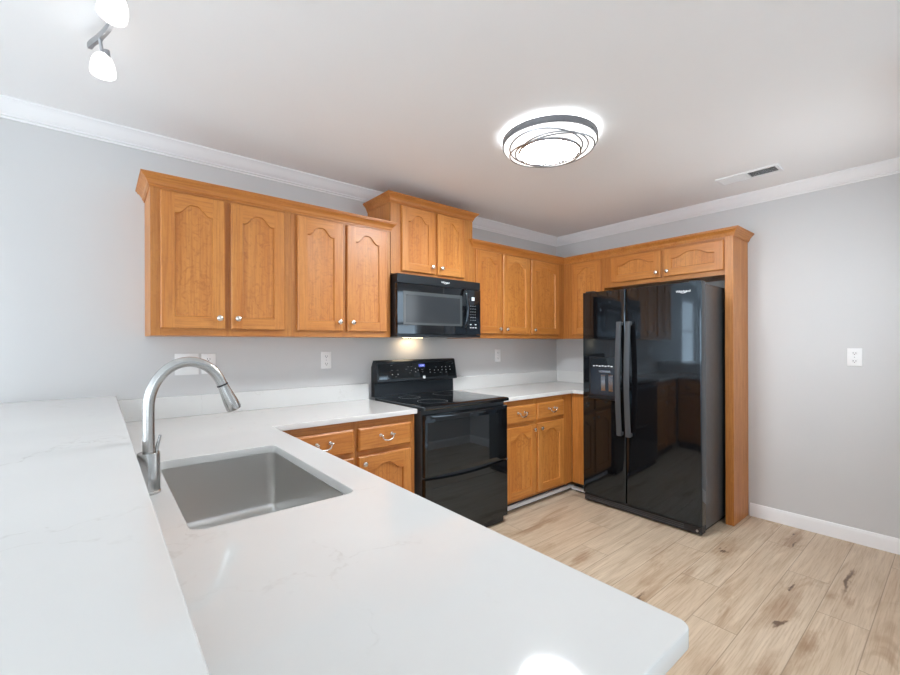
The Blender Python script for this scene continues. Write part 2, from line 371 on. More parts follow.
# ------------------------------------------------------------------ cabinet parts
T = .02
def add_door(parent, x0, z0, w, h, y, arch=.049, rail=.050, knob=None, mats=None, label=None):
    """door with a recessed arched panel; local x right, front towards -y; knob = (x, z) from the door's corner"""
    bm = MB(); b = bm.bm; s = .058; r = .060; c = .004
    def V(x, z, yy): return b.verts.new((x, yy, z))
    def quad(pts, mi): f = b.faces.new([V(*p) for p in pts]); f.material_index = mi
    fy = -T
    # outer chamfer and sides
    o0 = [(0, 0), (w, 0), (w, h), (0, h)]; oi = [(c, c), (w-c, c), (w-c, h-c), (c, h-c)]
    for i in range(4):
        j = (i+1) % 4
        quad([(*o0[i], 0), (*o0[j], 0), (*o0[j], fy+c), (*o0[i], fy+c)], 0)
        quad([(*o0[i], fy+c), (*o0[j], fy+c), (*oi[j], fy), (*oi[i], fy)], 0)
    quad([(x, z, 0) for x, z in o0], 0)
    # stiles and rails
    N = 36; xa, xb = s, w-s
    def top(x):
        t = (x-xa)/(xb-xa)*2-1
        q = max(0.0, min(1.0, (.93-abs(t))/.86))
        return h-rail-arch+arch*q*q*q*(q*(6*q-15)+10)
    quad([(c, c, fy), (s, c, fy), (s, h-c, fy), (c, h-c, fy)], 0)
    quad([(w-s, c, fy), (w-c, c, fy), (w-c, h-c, fy), (w-s, h-c, fy)], 0)
    quad([(s, c, fy), (w-s, c, fy), (w-s, r, fy), (s, r, fy)], 1)
    xs = [xa+(xb-xa)*k/N for k in range(N+1)]
    for k in range(N):
        quad([(xs[k], top(xs[k]), fy), (xs[k+1], top(xs[k+1]), fy), (xs[k+1], h-c, fy), (xs[k], h-c, fy)], 1)
    # sticking slope and panel: loop counter-clockwise from bottom-left
    loop = [(xa, r), (xb, r)] + [(x, top(x)) for x in reversed(xs)]
    def inset(d):
        n = len(loop); out = []
        for i in range(n):
            p, q, t = Vector(loop[i-1]), Vector(loop[i]), Vector(loop[(i+1) % n])
            a, e = (q-p).normalized(), (t-q).normalized()
            na, ne = Vector((-a.y, a.x)), Vector((-e.y, e.x)); m = (na+ne).normalized(); m = m/max(m.dot(na), .35)
            out.append(tuple(q+m*d))
        return out
    l1, l2 = inset(.0035), inset(.0085)
    levels = [(loop, fy), (l1, fy+.0090), (l2, fy+.0095)]
    for (la, ya), (lb, yb) in zip(levels[:-1], levels[1:]):
        va = [V(x, z, ya) for x, z in la]; vb = [V(x, z, yb) for x, z in lb]; n = len(la)
        for i in range(n):
            j = (i+1) % n; f = b.faces.new((va[i], va[j], vb[j], vb[i])); f.material_index = 0
    f = b.faces.new([V(x, z, fy+.0095) for x, z in l2]); f.material_index = 2
    bmesh.ops.remove_doubles(b, verts=b.verts, dist=1e-5)
    d = bm.build('door', [M_WV, M_WH, M_WP], parent, (x0, y, z0), smooth=25)
    if knob: add_knob(d, knob[0], knob[1])
    if label: d['label'] = label
    return d
def add_knob(d, x, z):
    MB().lathe([(.004, 0), (.0055, .002), (.0045, .010), (.006, .014), (.0135, .018), (.0155, .022), (.0145, .026), (.009, .029), (0, .030)], (x, -T, z), (0, -1, 0), 20).build('knob', M_NICKEL, d)
def add_drawer(parent, x0, z0, w, h, y, pull=True):
    m = MB(); c = .007
    o0 = [(0, 0), (w, 0), (w, h), (0, h)]
    ins = lambda c: [(c, c), (w-c, c), (w-c, h-c), (c, h-c)]
    m.loft([[(x, 0, z) for x, z in o0], [(x, -T+.006, z) for x, z in o0], [(x, -T+.002, z) for x, z in ins(.006)], [(x, -T, z) for x, z in ins(.010)]])
    d = m.build('drawer', M_WH, parent, (x0, y, z0), smooth=20)
    if pull:
        cx, cz = w/2, h/2+.012; p = MB()
        for sx in (-1, 1):
            p.lathe([(.010, 0), (.010, .003), (.0045, .006), (.0045, .022), (.007, .026), (0, .030)], (cx+sx*.038, -T, cz), (0, -1, 0), 14)
            p.lathe([(.006, 0), (.004, .010), (0, .013)], (cx+sx*.040, -T-.026, cz), (sx, 0, .15), 10)
        p.tube([(cx+.038*math.cos(a), -T-.026-.004*math.sin(a), cz-.030*math.sin(a)**.8 if a not in (0,) else cz) for a in [PI*k/16 for k in range(17)] if True], [.0032+.0022*math.sin(PI*k/16) for k in range(17)], 10)
        p.build('pull', M_NICKEL, d)
    return d
def carcass(parent, w, d, z0, z1, mat=None):
    return MB().box(0, w, -d, 0, z0, z1).build('carcass', mat or M_WV, parent, smooth=0)
def face_frame(parent, w, y, z0, z1, stiles, rails):
    """stiles: (xa, xb); rails: (xa, xb, za, zb)"""
    m = MB()
    for a, b_ in stiles: m.box(a, b_, y-T, y, z0, z1, mi=0)
    for a, b_, za, zb in rails: m.box(a, b_, y-T, y, za, zb, mi=1)
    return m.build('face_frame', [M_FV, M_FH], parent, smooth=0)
ZU0, ZU1 = 1.369, 2.105         # wall cabinets
UD = .305
G = .002
def wall_cabinet(label, loc, rz, w, doors, z0=ZU0, z1=ZU1, dz0=1.406, dz1=2.082, arch=.049, rail=.050, group='maple wall cabinets', kz=.040):
    """doors: (xa, xb, knobside) with knobside 'l', 'r' or None"""
    t = thing('wall_cabinet', label, 'cabinet', (loc[0], loc[1], z0), rz, group)
    zb = z0
    carcass(t, w, UD, 0, z1-zb)
    st = []; edges = [0]+[e for d in doors for e in d[:2]]+[w]
    st = [(edges[k], edges[k+1]) for k in range(0, len(edges), 2)]
    st2 = [(max(0, a-.012) if a > 0 else 0, min(w, b_+.012) if b_ < w else w) for a, b_ in st]
    rails = []
    for (a0, a1), (b0, b1) in zip(st2[:-1], st2[1:]):
        rails += [(a1, b0, 0, dz0+.02-zb), (a1, b0, dz1-.02-zb, z1-zb)]
    face_frame(t, w, -UD, 0, z1-zb, st2, rails)
    for xa, xb, kn in doors:
        kp = None if kn is None else ((.030 if kn == 'l' else xb-xa-.030), kz)
        add_door(t, xa, dz0-zb, xb-xa, dz1-dz0, -UD-T, arch, rail, kp)
    return t
R90 = -PI/2
X0 = -3.662
wall_cabinet('maple wall cabinet at the far left of the upper run, beside bare wall', (X0, -G, 0), 0, .676, [(.040, .325, 'r'), (.353, .636, 'l')], kz=.055)
wall_cabinet('maple wall cabinet between the leftmost upper cabinet and the black microwave', (X0+.677, -G, 0), 0, .676, [(.034, .320, 'r'), (.350, .638, 'l')], kz=.055)
mwc = wall_cabinet('raised maple wall cabinet standing above the black microwave, nearly reaching the ceiling', (-2.304, -G, 0), 0, .762, [(.082, .370, 'r'), (.397, .662, 'l')], 1.812, 2.315, 1.836, 2.292, kz=.050)
wall_cabinet('two-door maple wall cabinet just right of the microwave, before the corner', (-1.541, -G, 0), 0, .699, [(.024, .316, 'r'), (.340, .690, 'l')])
wall_cabinet('single-door maple wall cabinet on the back wall, in the room corner', (-.841, -G, 0), 0, .839, [(.008, .416, 'l')])
wall_cabinet('maple wall cabinet on the right wall between the corner and the fridge cabinet', (-G, -.3275, 0), R90, .436, [(.108, .410, None)])
wall_cabinet('shallow wide maple cabinet above the black fridge', (-G, -.765, 0), R90, .960, [(.074, .507, 'r'), (.533, .957, 'l')], 1.822, ZU1, 1.858, 2.076, .040, .040)
# end panel beside the fridge
pn = thing('end_panel', 'tall maple end panel from floor to crown, right side of the fridge', 'cabinet panel', (-G, -1.7255, 0), R90)
MB().box(.018, .053, -UD, 0, 0, ZU1, .001).build('side_board', M_WV, pn, smooth=0)
MB().box(.0, .0535, -UD-T-.001, -UD, 0, ZU1, .0015).build('front_stile', M_WV, pn, smooth=0)
# crowns on the cabinets
def cab_crown(z): return [(0, z-.006), (.005, z-.006), (.005, z+.002), (.010, z+.006), (.013, z+.018), (.024, z+.033), (.034, z+.040), (.034, z+.045), (.040, z+.047), (.040, z+.054), (0, z+.054)]
YC = -G-UD-T
tag(MB().sweep([(X0, -G), (X0, YC), (-2.3085, YC), (-2.3085, YC+.01)], cab_crown(2.101)).build('cabinet_crown', M_WH, smooth=20), 'maple crown moulding along the top of the left upper cabinets', 'moulding', 'maple crown mouldings')
mc = MB().sweep([(0, -.0), (0, -UD-T), (.762, -UD-T), (.762, 0)], cab_crown(.497)).build('crown', M_WH, mwc, smooth=20)
XC = -G-UD-T-.0018
tag(MB().sweep([(-1.5405, YC+.01), (-1.5405, YC), (XC, YC), (XC, -1.782), (-G, -1.782)], cab_crown(2.101)).build('cabinet_crown', M_WH, smooth=20), 'L-shaped maple crown moulding running from the microwave round the corner to the fridge panel', 'moulding', 'maple crown mouldings')
# ------------------------------------------------------------------ base cabinets
BD = .59; ZT = .882; TK = .092
def base_cabinet(label, loc, rz, w, cols, depth=BD, left=0.0, right=0.0, drawers=True, toe='black'):
    """cols: (xa, xb, knobside)"""
    t = thing('base_cabinet', label, 'cabinet', loc, rz, 'maple base cabinets')
    MB().box(0, w, -depth, 0, TK, ZT).build('carcass', M_WV, t, smooth=0)
    MB().box(0, w, -depth+.045, -depth+.060, 0, TK).build('toe_kick', M_BLKM, t, smooth=0)
    edges = [0]+[e for c in cols for e in c[:2]]+[w]
    st = [(edges[k], edges[k+1]) for k in range(0, len(edges), 2)]
    st = [(a if a == 0 else a-.010, b_ if b_ == w else b_+.010) for a, b_ in st]
    rails = []
    for (a0, a1), (b0, b1) in zip(st[:-1], st[1:]):
        rails += [(a1, b0, TK, TK+.035), (a1, b0, .660, .715), (a1, b0, .825, ZT)]
    face_frame(t, w, -depth, TK, ZT, st, rails)
    for xa, xb, kn in cols:
        add_drawer(t, xa, .703, xb-xa, .134, -depth-T)
        add_door(t, xa, .115, xb-xa, .558, -depth-T, .050, .056, ((.030 if kn == 'l' else xb-xa-.030), .558-.040))
    return t
base_cabinet('maple base cabinet with two drawers left of the range, partly hidden by the peninsula', (-3.142, -G, 0), 0, .832, [(.042, .404, 'r'), (.434, .795, 'l')])
br = base_cabinet('maple base cabinet with two drawers and two doors between range and fridge', (-1.518, -G, 0), 0, .906, [(.033, .387, 'r'), (.417, .766, 'l')])
fl = thing('corner_filler', 'narrow plain maple base panel facing left beside the fridge', 'cabinet panel', (-G, -.6145, 0), R90)
MB().box(0, .165, -.608, -.59, TK, ZT, .001).build('front_board', M_WV, fl, smooth=0)
MB().box(0.0, .165, -.553, -.538, 0, TK).build('toe_kick', M_BLKM, fl, smooth=0)
MB().box(.149, .165, -.59, 0, TK, ZT).build('side_board', M_WV, fl, smooth=0)
tag(MB().sweep([(-1.517, -.5485), (-.5555, -.5485), (-.5555, -.779)], [(0, .012), (.012, .012), (.012, .030), (.009, .038), (.004, .041), (0, .042)]).build('shoe_moulding', M_TRIM, smooth=30), 'white quarter round along the toe kick right of the range', 'moulding')
# peninsula: three base units facing the kitchen
XPF = -3.221
for k, (y0, w, lab) in enumerate([(-2.565, .60, 'maple peninsula base cabinet at the open end of the peninsula'), (-1.962, .96, 'maple sink base cabinet below the stainless sink'), (-1.0, .375, 'maple corner base cabinet of the peninsula, next to the back wall run')]):
    if w > .9: cols = [(.045, .465, 'r'), (.495, .915, 'l')]
    elif w > .5: cols = [(.04, .285, 'r'), (.315, .56, 'l')]
    else: cols = [(.04, .335, 'r')]
    t = thing('base_cabinet', lab, 'cabinet', (-3.797, y0, 0), PI/2, 'maple base cabinets')
    d_ = .556
    if w > .9:
        m = MB().box(0, .018, -d_, 0, TK, ZT).box(w-.018, w, -d_, 0, TK, ZT).box(.018, w-.018, -d_, 0, TK, TK+.018)
        m.build('carcass', M_WV, t, smooth=0)
    else: MB().box(0, w, -d_, 0, TK, ZT).build('carcass', M_WV, t, smooth=0)
    MB().box(0, w, -d_+.045, -d_+.06, 0, TK).build('toe_kick', M_BLKM, t, smooth=0)
    e = [0]+[q for c in cols for q in c[:2]]+[w]; st = [(e[i], e[i+1]) for i in range(0, len(e), 2)]
    rl = []
    for a, b_ in zip(st[:-1], st[1:]): rl += [(a[1], b_[0], TK, TK+.035), (a[1], b_[0], .66, .715), (a[1], b_[0], .825, ZT)]
    face_frame(t, w, -d_, TK, ZT, st, rl)
    for xa, xb, kn in cols:
        add_drawer(t, xa-.01, .703, xb-xa+.02, .134, -d_-T, pull=w < .9)
        add_door(t, xa-.01, .115, xb-xa+.02, .558, -d_-T, .050, .056, ((.03 if kn == 'l' else xb-xa-.01), .518))
# knee wall behind the sink carrying the raised bar
struct(MB().box(-3.93, -3.803, -2.56, 0, 0, 1.023).build('wall_bar', M_WALL, smooth=0))
# ------------------------------------------------------------------ countertops
ZC0, ZC = .884, .914
def arc(cx, cy, r, a0, a1, n=8): return [(cx+r*math.cos(math.radians(a0+(a1-a0)*k/n)), cy+r*math.sin(math.radians(a0+(a1-a0)*k/n))) for k in range(n+1)]
XP = -3.188; YE = -2.592
SX0, SX1, SY0, SY1 = -3.700, -3.305, -1.768, -1.048
outer = [(-3.800, -G), (-3.800, YE)] + arc(XP-.020, YE+.020, .020, 270, 360) + [(XP, -.645), (-2.309, -.645), (-2.309, -G)]
ct = slab('countertop', outer, [rounded(SX0, SX1, SY0, SY1, .030)], ZC0, ZC, M_Q)
tag(ct, 'white veined quartz countertop of the peninsula holding the sink, turning along the back wall', 'countertop', 'white quartz worktops')
MB().box(-3.780, -2.309, -.022, -G, ZC+.0004, 1.032, .0015).build('backsplash', M_Q, ct, smooth=0)
ct2 = slab('countertop', [(-1.519, -G), (-1.519, -.645), (-.645, -.645), (-.645, -.780), (-G, -.780), (-G, -G)], [], ZC0, ZC, M_Q)
tag(ct2, 'small white quartz countertop in the corner between range and fridge', 'countertop', 'white quartz worktops')
MB().box(-1.519, -G, -.022, -G, ZC+.0004, 1.032, .0015).box(-.022, -G, -.780, -.0225, ZC+.0004, 1.032, .0015).build('backsplash', M_Q, ct2, smooth=0)
bar = slab('bar_top', [(-4.30, -G), (-4.30, YE-.01), (-3.785, YE-.01), (-3.785, -G)], [], 1.025, 1.055, M_Q)
tag(bar, 'raised white quartz bar top along the left, behind the faucet', 'countertop', 'white quartz worktops')
# ------------------------------------------------------------------ sink
sk = thing('kitchen_sink', 'rectangular undermount stainless steel sink sunk into the peninsula countertop', 'sink', ((SX0+SX1)/2, (SY0+SY1)/2, .655))
hx, hy = (SX1-SX0)/2+.002, (SY1-SY0)/2+.002; ZB = 0.0; zt = ZC0-.655-.0012
def rr(dx, r, z): return [(x, y, z) for x, y in rounded(-hx+dx, hx-dx, -hy+dx, hy-dx, r, 8)]
m = MB()
rings = [rr(-.022, .045, zt), rr(0, .032, zt), rr(.0, .032, zt-.004), rr(.003, .030, .030)]
for k in range(1, 7):
    a = PI/2*k/6; rings.append(rr(.003+.026*(1-math.cos(a)), .030, .030-.026*math.sin(a)))
rings.append(rr(.10, .03, .002))
m.loft(rings, cap=False); b = m.bm; b.verts.ensure_lookup_table()
last = [v for v in b.verts][-len(rings[-1]):]; b.faces.new(last)
sb = m.build('bowl', M_SINK, sk, smooth=50)
md = sb.modifiers.new('thickness', 'SOLIDIFY'); md.thickness = .0012; md.offset = 1
MB().lathe([(.056, .0022), (.056, .0045), (.050, .0055), (.042, .0035), (.040, .0030), (0, .0030)], (0, 0, 0), (0, 0, 1), 32).build('drain', M_CHROME, sk)
# ------------------------------------------------------------------ faucet
FX, FY = -3.750, -1.412
fa = thing('faucet', 'brushed steel gooseneck kitchen faucet with pull-down sprayer behind the sink', 'faucet', (FX, FY, ZC+.0006))
MB().lathe([(.0285, 0), (.0285, .006), (.0265, .008), (.0265, .110), (.025, .112), (.017, .1125)], n=40).build('base', M_FAUCET, fa)
pts = []; z1 = .235; rad = .0965
for k in range(6): pts.append((0, 0, .110+(z1-.110)*k/5))
dirx, diry = 1.0, 0.03
for k in range(1, 25):
    a = PI*k/24*.857
    q = rad*(1-math.cos(a)); pts.append((q*dirx, q*diry, z1+.124*math.sin(a)))
tg = (Vector(pts[-1])-Vector(pts[-2])).normalized(); p_end = Vector(pts[-1])
MB().tube(pts, .0145, 20).build('spout', M_FAUCET, fa)
j0 = p_end+tg*.0005
MB().tube([j0, j0+tg*.004], .0160, 20).build('joint_ring', M_BLKM, fa)
s0 = j0+tg*.0045
MB().tube([s0, s0+tg*.010, s0+tg*.055, s0+tg*.076, s0+tg*.082], [.0150, .0155, .0205, .0215, .0195], 24).build('spray_head', M_FAUCET, fa)
MB().tube([(.018, .008, .108), (.021, .008, .130), (.027, .008, .156)], [.0055, .0045, .0038], 10).build('lever', M_FAUCET, fa)
# ------------------------------------------------------------------ range
RX0, RX1 = -2.2840, -1.5220; RW = RX1-RX0
rg = thing('range', 'glossy black double-oven electric range between the base cabinets', 'stove', (RX0, -.006, 0))
MB().box(0, RW, -.640, 0, .06, .895, .002).build('body', M_SIDE, rg, smooth=0)
MB().box(.03, RW-.03, -.60, -.05, 0, .06).build('plinth', M_BLKM, rg, smooth=0)
# cooktop: glass in a rounded rim
ck = MB().prism([(-.690, .903), (-.694, .912), (-.690, .922), (-.680, .927), (-.062, .927), (-.062, .896), (-.640, .896), (-.672, .899)], 'x', 0, RW).build('cooktop', M_BLK, rg, smooth=45)
MB().box(.016, RW-.016, -.655, -.075, .9272, .9290, .0006).build('ceramic_glass', M_GLASS, ck, smooth=0)
for bx_, by_, br_ in ((.20, -.50, .105), (.20, -.22, .080), (.56, -.50, .085), (.56, -.22, .115)):
    MB().lathe([(br_, .9291), (br_, .9294), (br_-.002, .9294), (br_-.002, .9291)], (bx_, by_, 0), n=48, cap=False).build('burner_ring', M_MARKD, ck, smooth=0)
# upper oven door
def bowed(z_top, z_bot, y0, dip, x0, x1, n=20):
    """outline of a door slab whose top edge dips in the middle"""
    pts = [(x0, z_bot), (x1, z_bot)]
    for k in range(n+1):
        t = k/n; pts.append((x1+(x0-x1)*t, z_top-dip*math.sin(PI*t)))
    return pts
FYD = -.676
dr = MB().box(.008, RW+.001, FYD, -.642, .472, .872, .006, 2).build('oven_door', M_BLK, rg, smooth=40)
MB().box(.028, RW-.095, FYD-.0015, FYD+.004, .500, .822, .001).build('window', M_GLASS, dr, smooth=0)
# curved lip handle along the top of the upper door
hm = MB(); rings = []
for k in range(25):
    t = k/24; x = .012+(RW-.024)*t; o = .020*math.sin(PI*t)**.6
    zc = .853
    rings.append([(x, FYD+.002, zc+.016), (x, FYD-.006-o*.6, zc+.015), (x, FYD-.008-o, zc+.004), (x, FYD-.007-o, zc-.008), (x, FYD-.003-o*.7, zc-.010), (x, FYD+.002, zc-.006)])
hm.loft(rings).build('handle', M_BLK, dr, smooth=50)
# lower oven door with a dished grip edge
ld = MB(); o = bowed(.462, .055, 0, .020, .008, RW+.001)
ld.loft([[(x, -.642, z) for x, z in o], [(x, FYD+.004, z) for x, z in o], [(x+(.003 if x < RW/2 else -.003), FYD, z+(.003 if z < .2 else -.003)) for x, z in o]])
lo_ = ld.build('lower_oven_door', M_BLK, rg, smooth=40)
MB().box(.060, RW-.120, FYD-.0012, FYD+.004, .110, .400, .001).build('window', M_GLASS, lo_, smooth=0)
MB().box(RW-.014, RW+.0005, FYD-.002, FYD+.010, .462, .473, .001).build('hinge_cap', M_CHROME, rg, smooth=0)
MB().box(.030, RW-.030, -.660, -.642, .012, .050).build('kick_panel', M_BLKM, rg, smooth=0)
# backguard
bgd = MB().prism([(-.004, .928), (-.056, .928), (-.052, 1.028), (-.100, 1.034), (-.104, 1.042), (-.072, 1.190), (-.060, 1.200), (-.030, 1.200), (-.004, 1.150)], 'x', .002, RW-.002).build('backguard', M_BLKS, rg, smooth=30)
nrm = Vector((0, -.148, -.032)).normalized(); sl = math.atan2(.032, .148)   # control face leans back
def on_bg(x, t): return Vector((x, -.104+.032*t, 1.042+.148*t))
rotb = (PI/2-sl, 0, 0)
def panel_bits(name, mat, items, w_, h_):
    out = []
    for x, t in items:
        m = MB(); c_ = on_bg(x, t); n_ = Vector((0, -math.cos(sl), math.sin(sl))); u_ = Vector((0, math.sin(sl), math.cos(sl)))
        m.loft([[c_+Vector((sx*w_/2, 0, 0))+u_*(sz*h_/2)+n_*d_ for sx, sz in ((-1, -1), (1, -1), (1, 1), (-1, 1))] for d_ in (-.001, .0009)])
        out.append(m.build(name, mat, bgd, smooth=0))
    return out
panel_bits('control_glass', M_GLASS, [(RW/2, .50)], RW-.03, .118)
cx_ = RW/2+.05
def bits2(name, mat, items, w_, h_):
    
    for o in panel_bits(name, mat, items, w_, h_): o.location = (0, -.0006, .0001)
bits2('clock_display', M_DISP, [(cx_-.02, .74)], .060, .022)
bits2('button_mark', M_MARK, [(cx_-.085+.0, .42), (cx_-.085, .60), (cx_-.125, .50), (cx_-.06, .50), (cx_+.055, .50), (cx_+.055, .36), (cx_+.10, .46), (cx_+.14, .46), (cx_+.18, .46), (cx_+.22, .46), (cx_+.265, .46), (cx_+.265, .62), (cx_+.22, .62), (cx_+.18, .62), (cx_-.25, .34), (cx_-.30, .34)], .006, .006)
bits2('printed_line', M_MARKD, [(cx_-.30, .55), (cx_-.25, .55), (cx_-.15, .70), (cx_-.12, .70), (cx_-.17, .58), (cx_-.14, .38), (cx_-.02, .52), (cx_-.02, .40), (cx_+.12, .62), (cx_+.30, .8), (cx_-.30, .8), (cx_+.10, .32), (cx_+.16, .32), (cx_+.22, .32), (cx_-.27, .22)], .016, .0025)
text('clock_digits', '12:48', .016, M_DISPW, bgd, on_bg(cx_-.02, .74)+Vector((0, -.003, .0005)), rotb)
c_ = on_bg(cx_-.01, .12)
MB().lathe([(.013, 0), (.013, .0016), (.011, .0022), (0, .0022)], c_+Vector((0, -.001, 0)), (0, -math.cos(sl), math.sin(sl)), 24).build('round_badge', M_MARK, bgd)
# ------------------------------------------------------------------ microwave
mw = thing('microwave', 'black over-the-range microwave mounted below the raised cabinet', 'microwave', (-2.3005, -.004, 1.372))
MW, MH, MD = .756, .432, .372
MB().box(0, MW, -MD, 0, 0, MH, .002).build('body', M_BLKS, mw, smooth=0)
MB().box(-.001, MW+.016, -MD-.026, -MD-.0005, MH-.062, MH, .002, 1).build('vent_strip', M_BLKS, mw, smooth=40)
md_ = MB().box(-.001, .622, -MD-.030, -MD-.0005, .020, MH-.064, .002, 1).build('door', M_BLK, mw, smooth=40)
MB().box(.045, .580, -MD-.0312, -MD-.028, .083, MH-.116, .0015).build('window', M_MWGLASS, md_, smooth=0)
MB().box(.068, .556, -MD-.0320, -MD-.0305, .100, MH-.140, .0005).build('mesh_screen', plain('mesh_screen', (.026, .031, .036, 1), .12), md_, smooth=0)
rings = []
for k in range(17):
    t = k/16; z = .068+.300*t; o = .036*math.sin(PI*t)**.55 if 0 < t < 1 else 0
    xo = .596+.008*math.sin(PI*t)
    rings.append([(xo+.012*math.cos(a), -MD-.030-o-.007+.007*math.sin(a), z) for a in [2*PI*i/12 for i in range(12)]])
MB().loft(rings).build('handle', M_BLK, md_, smooth=60)
cpn = MB().box(.624, MW+.016, -MD-.030, -MD-.0005, .020, MH-.064, .002, 1).build('control_panel', M_BLK, mw, smooth=40)
MB().box(.676, .706, -MD-.0312, -MD-.029, .285, .312).build('display', M_DISPW, cpn, smooth=0)
b2 = MB()
for r_ in range(6):
    for c3 in range(3): b2.box(.665+.022*c3, .671+.022*c3, -MD-.0310, -MD-.029, .130+.022*r_, .135+.022*r_)
b2.build('keypad_print', M_MARKD, cpn, smooth=0)
b3 = MB()
for c3, r_ in ((0, 0), (2, 0), (0, 1), (2, 1), (1, 0)): b3.box(.658+.026*c3, .674+.026*c3, -MD-.0310, -MD-.029, .072+.024*r_, .078+.024*r_)
b3.build('start_keys', M_MARK, cpn, smooth=0)
MB().box(-.001, MW+.016, -MD-.028, -MD-.0005, .0, .018, .002).build('lower_trim', M_BLKS, mw, smooth=0)
gl = MB()
for k in range(14): gl.box(.10+.04*k, .125+.04*k, -.26, -.10, -.0012, 0)
gl.build('grease_filter', M_GREY, mw, smooth=0)
MB().box(.27, .45, -.075, -.045, -.0008, -.0002).build('cooktop_lamp', M_COOK, mw, smooth=0)
text('brand_lettering', 'Whirlpool', .019, M_MARK, mw, (.420, -MD-.0264, MH-.030), (PI/2, 0, 0))
def swoosh(parent, c, r0, rot=None):
    pts = [(c[0]+r0*1.25*math.cos(a), c[1], c[2]+r0*.62*math.sin(a)) for a in [math.radians(150+ 250*k/20) for k in range(21)]]
    return MB().tube(pts, [.0004+.0013*math.sin(PI*k/20) for k in range(21)], 6).build('brand_ring', M_MARK, parent)
swoosh(mw, (.420, -MD-.0264, MH-.030), .016)
# ------------------------------------------------------------------ refrigerator
FYW = .918; FH = 1.745
fg = thing('refrigerator', 'tall glossy black side-by-side refrigerator in the maple surround', 'refrigerator', (-.015, -.787, 0), R90)
# local: x towards the camera side (world -y), y front = -(…)
DF, DB = .690, .622       # door front / door back
MB().box(.004, FYW-.004, -.612, -.01, .035, FH-.012, .004).build('cabinet', M_SIDE, fg, smooth=0)
MB().box(.03, FYW-.03, -.60, -.05, 0, .035).build('base', M_BLKM, fg, smooth=0)
SEAM = .380
def convex_door(name, x0, x1, sag):
    pts = [(x1, -DB), (x0, -DB)]; n = 24; r = .009
    for k in range(5):
        a = PI/2*k/4; pts.append((x0+r*(1-math.cos(a)), -DF+r*(1-math.sin(a))))
    for k in range(1, n):
        t = k/n; pts.append((x0+r+(x1-x0-2*r)*t, -DF-sag*(1-(2*t-1)**2)))
    for k in range(5):
        a = PI/2*k/4; pts.append((x1-r*(1-math.sin(a)), -DF+r*(1-math.cos(a))))
    return MB().prism(pts, 'z', .075, FH).build(name, M_BLK, fg, smooth=35)
d1 = convex_door('freezer_door', 0, SEAM-.003, .0035)
d2 = convex_door('fridge_door', SEAM+.003, FYW, .0050)
MB().box(.004, SEAM-.006, -DB+.001, -.6125, .08, FH-.005).build('gasket', M_BLKM, d1, smooth=0)
MB().box(SEAM+.006, FYW-.004, -DB+.001, -.6125, .08, FH-.005).build('gasket', M_BLKM, d2, smooth=0)
def fr_handle(parent, x):
    rings = []
    for k in range(33):
        t = k/32; z = .605+.885*t
        o = .040+.026*math.sin(PI*t)
        w_ = .022
        yc = -DF-.004-o
        rings.append([(x-w_, yc+.010, z), (x-w_*.8, yc, z), (x, yc-.004, z), (x+w_*.8, yc, z), (x+w_, yc+.010, z), (x+w_*.7, yc+.015, z), (x-w_*.7, yc+.015, z)])
    m = MB().loft(rings)
    for z in (.620, 1.475): m.box(x-.016, x+.016, -DF-.036, -DF+.002, z-.013, z+.013, .002)
    return m.build('handle', M_HANDLE, parent, smooth=50)
fr_handle(d1, SEAM-.036); fr_handle(d2, SEAM+.036)
# dispenser
dx0, dx1 = .062, .300
dp = MB().box(dx0, dx1, -DF-.0072, -DF+.004, .868, 1.212, .004, 2).build('dispenser', M_BLKS, d1, smooth=40)
MB().box(dx0+.018, dx1-.012, -DF-.0087, -DF-.0074, 1.128, 1.202, .0004).build('control_strip', M_GLASS, dp, smooth=0)
k_ = MB()
for i in range(7): k_.box(dx0+.040+.026*i, dx0+.056+.026*i, -DF-.0097, -DF-.0088, 1.1335+.003*(i % 2), 1.1425+.003*(i % 2))
k_.build('icon_print', M_MARK, dp, smooth=0)
MB().box(dx0+.020, dx1-.014, -DF-.0084, -DF-.0074, .905, 1.118).build('recess', plain('dispenser_recess', (.02, .028, .04, 1), .22), dp, smooth=0)
MB().prism([(-DF-.0087, 1.110), (-DF-.020, 1.105), (-DF-.020, 1.088), (-DF-.0087, 1.080)], 'x', dx0+.10, dx0+.20).build('spout', M_PADDLE, dp, smooth=0)
for px_ in (dx0+.115, dx0+.180):
    MB().prism([(-DF-.0087, 1.07), (-DF-.016, 1.06), (-DF-.012, .95), (-DF-.0087, .94)], 'x', px_, px_+.036).build('paddle', M_PADDLE, dp, smooth=0)
MB().prism([(-DF-.0077, .868), (-DF-.026, .874), (-DF-.026, .888), (-DF-.0077, .902)], 'x', dx0+.004, dx1-.004).build('drip_tray', M_BLKS, dp, smooth=0)
gm = MB().box(.006, FYW-.006, -DF+.012, -.613, .012, .068, .004)
gr = gm.build('kick_grille', M_BLKM, fg, smooth=0)
sm = MB()
for i in range(3): sm.box(.02, FYW-.12, -DF+.0105, -DF+.013, .024+.013*i, .030+.013*i)
sm.build('slot_row', M_SLOT, gr, smooth=0)
MB().lathe([(.008, 0), (.008, .004), (0, .005)], (FYW-.035, -DF+.012, .035), (0, -1, 0), 16).build('screw', M_GREY, gr)
MB().box(.02, .09, -DF+.01, -.56, FH-.0115, FH+.012, .003).build('hinge_cover', M_BLKM, fg, smooth=0)
MB().box(FYW-.09, FYW-.02, -DF+.03, -.56, FH+.0003, FH+.012, .003).build('hinge_cover', M_BLKM, fg, smooth=0)
text('brand_lettering', 'Whirlpool', .023, M_MARK, d2, (.803, -DF-.0040, 1.684), (PI/2, 0, 0))
swoosh(d2, (.803, -DF-.0040, 1.684), .019)
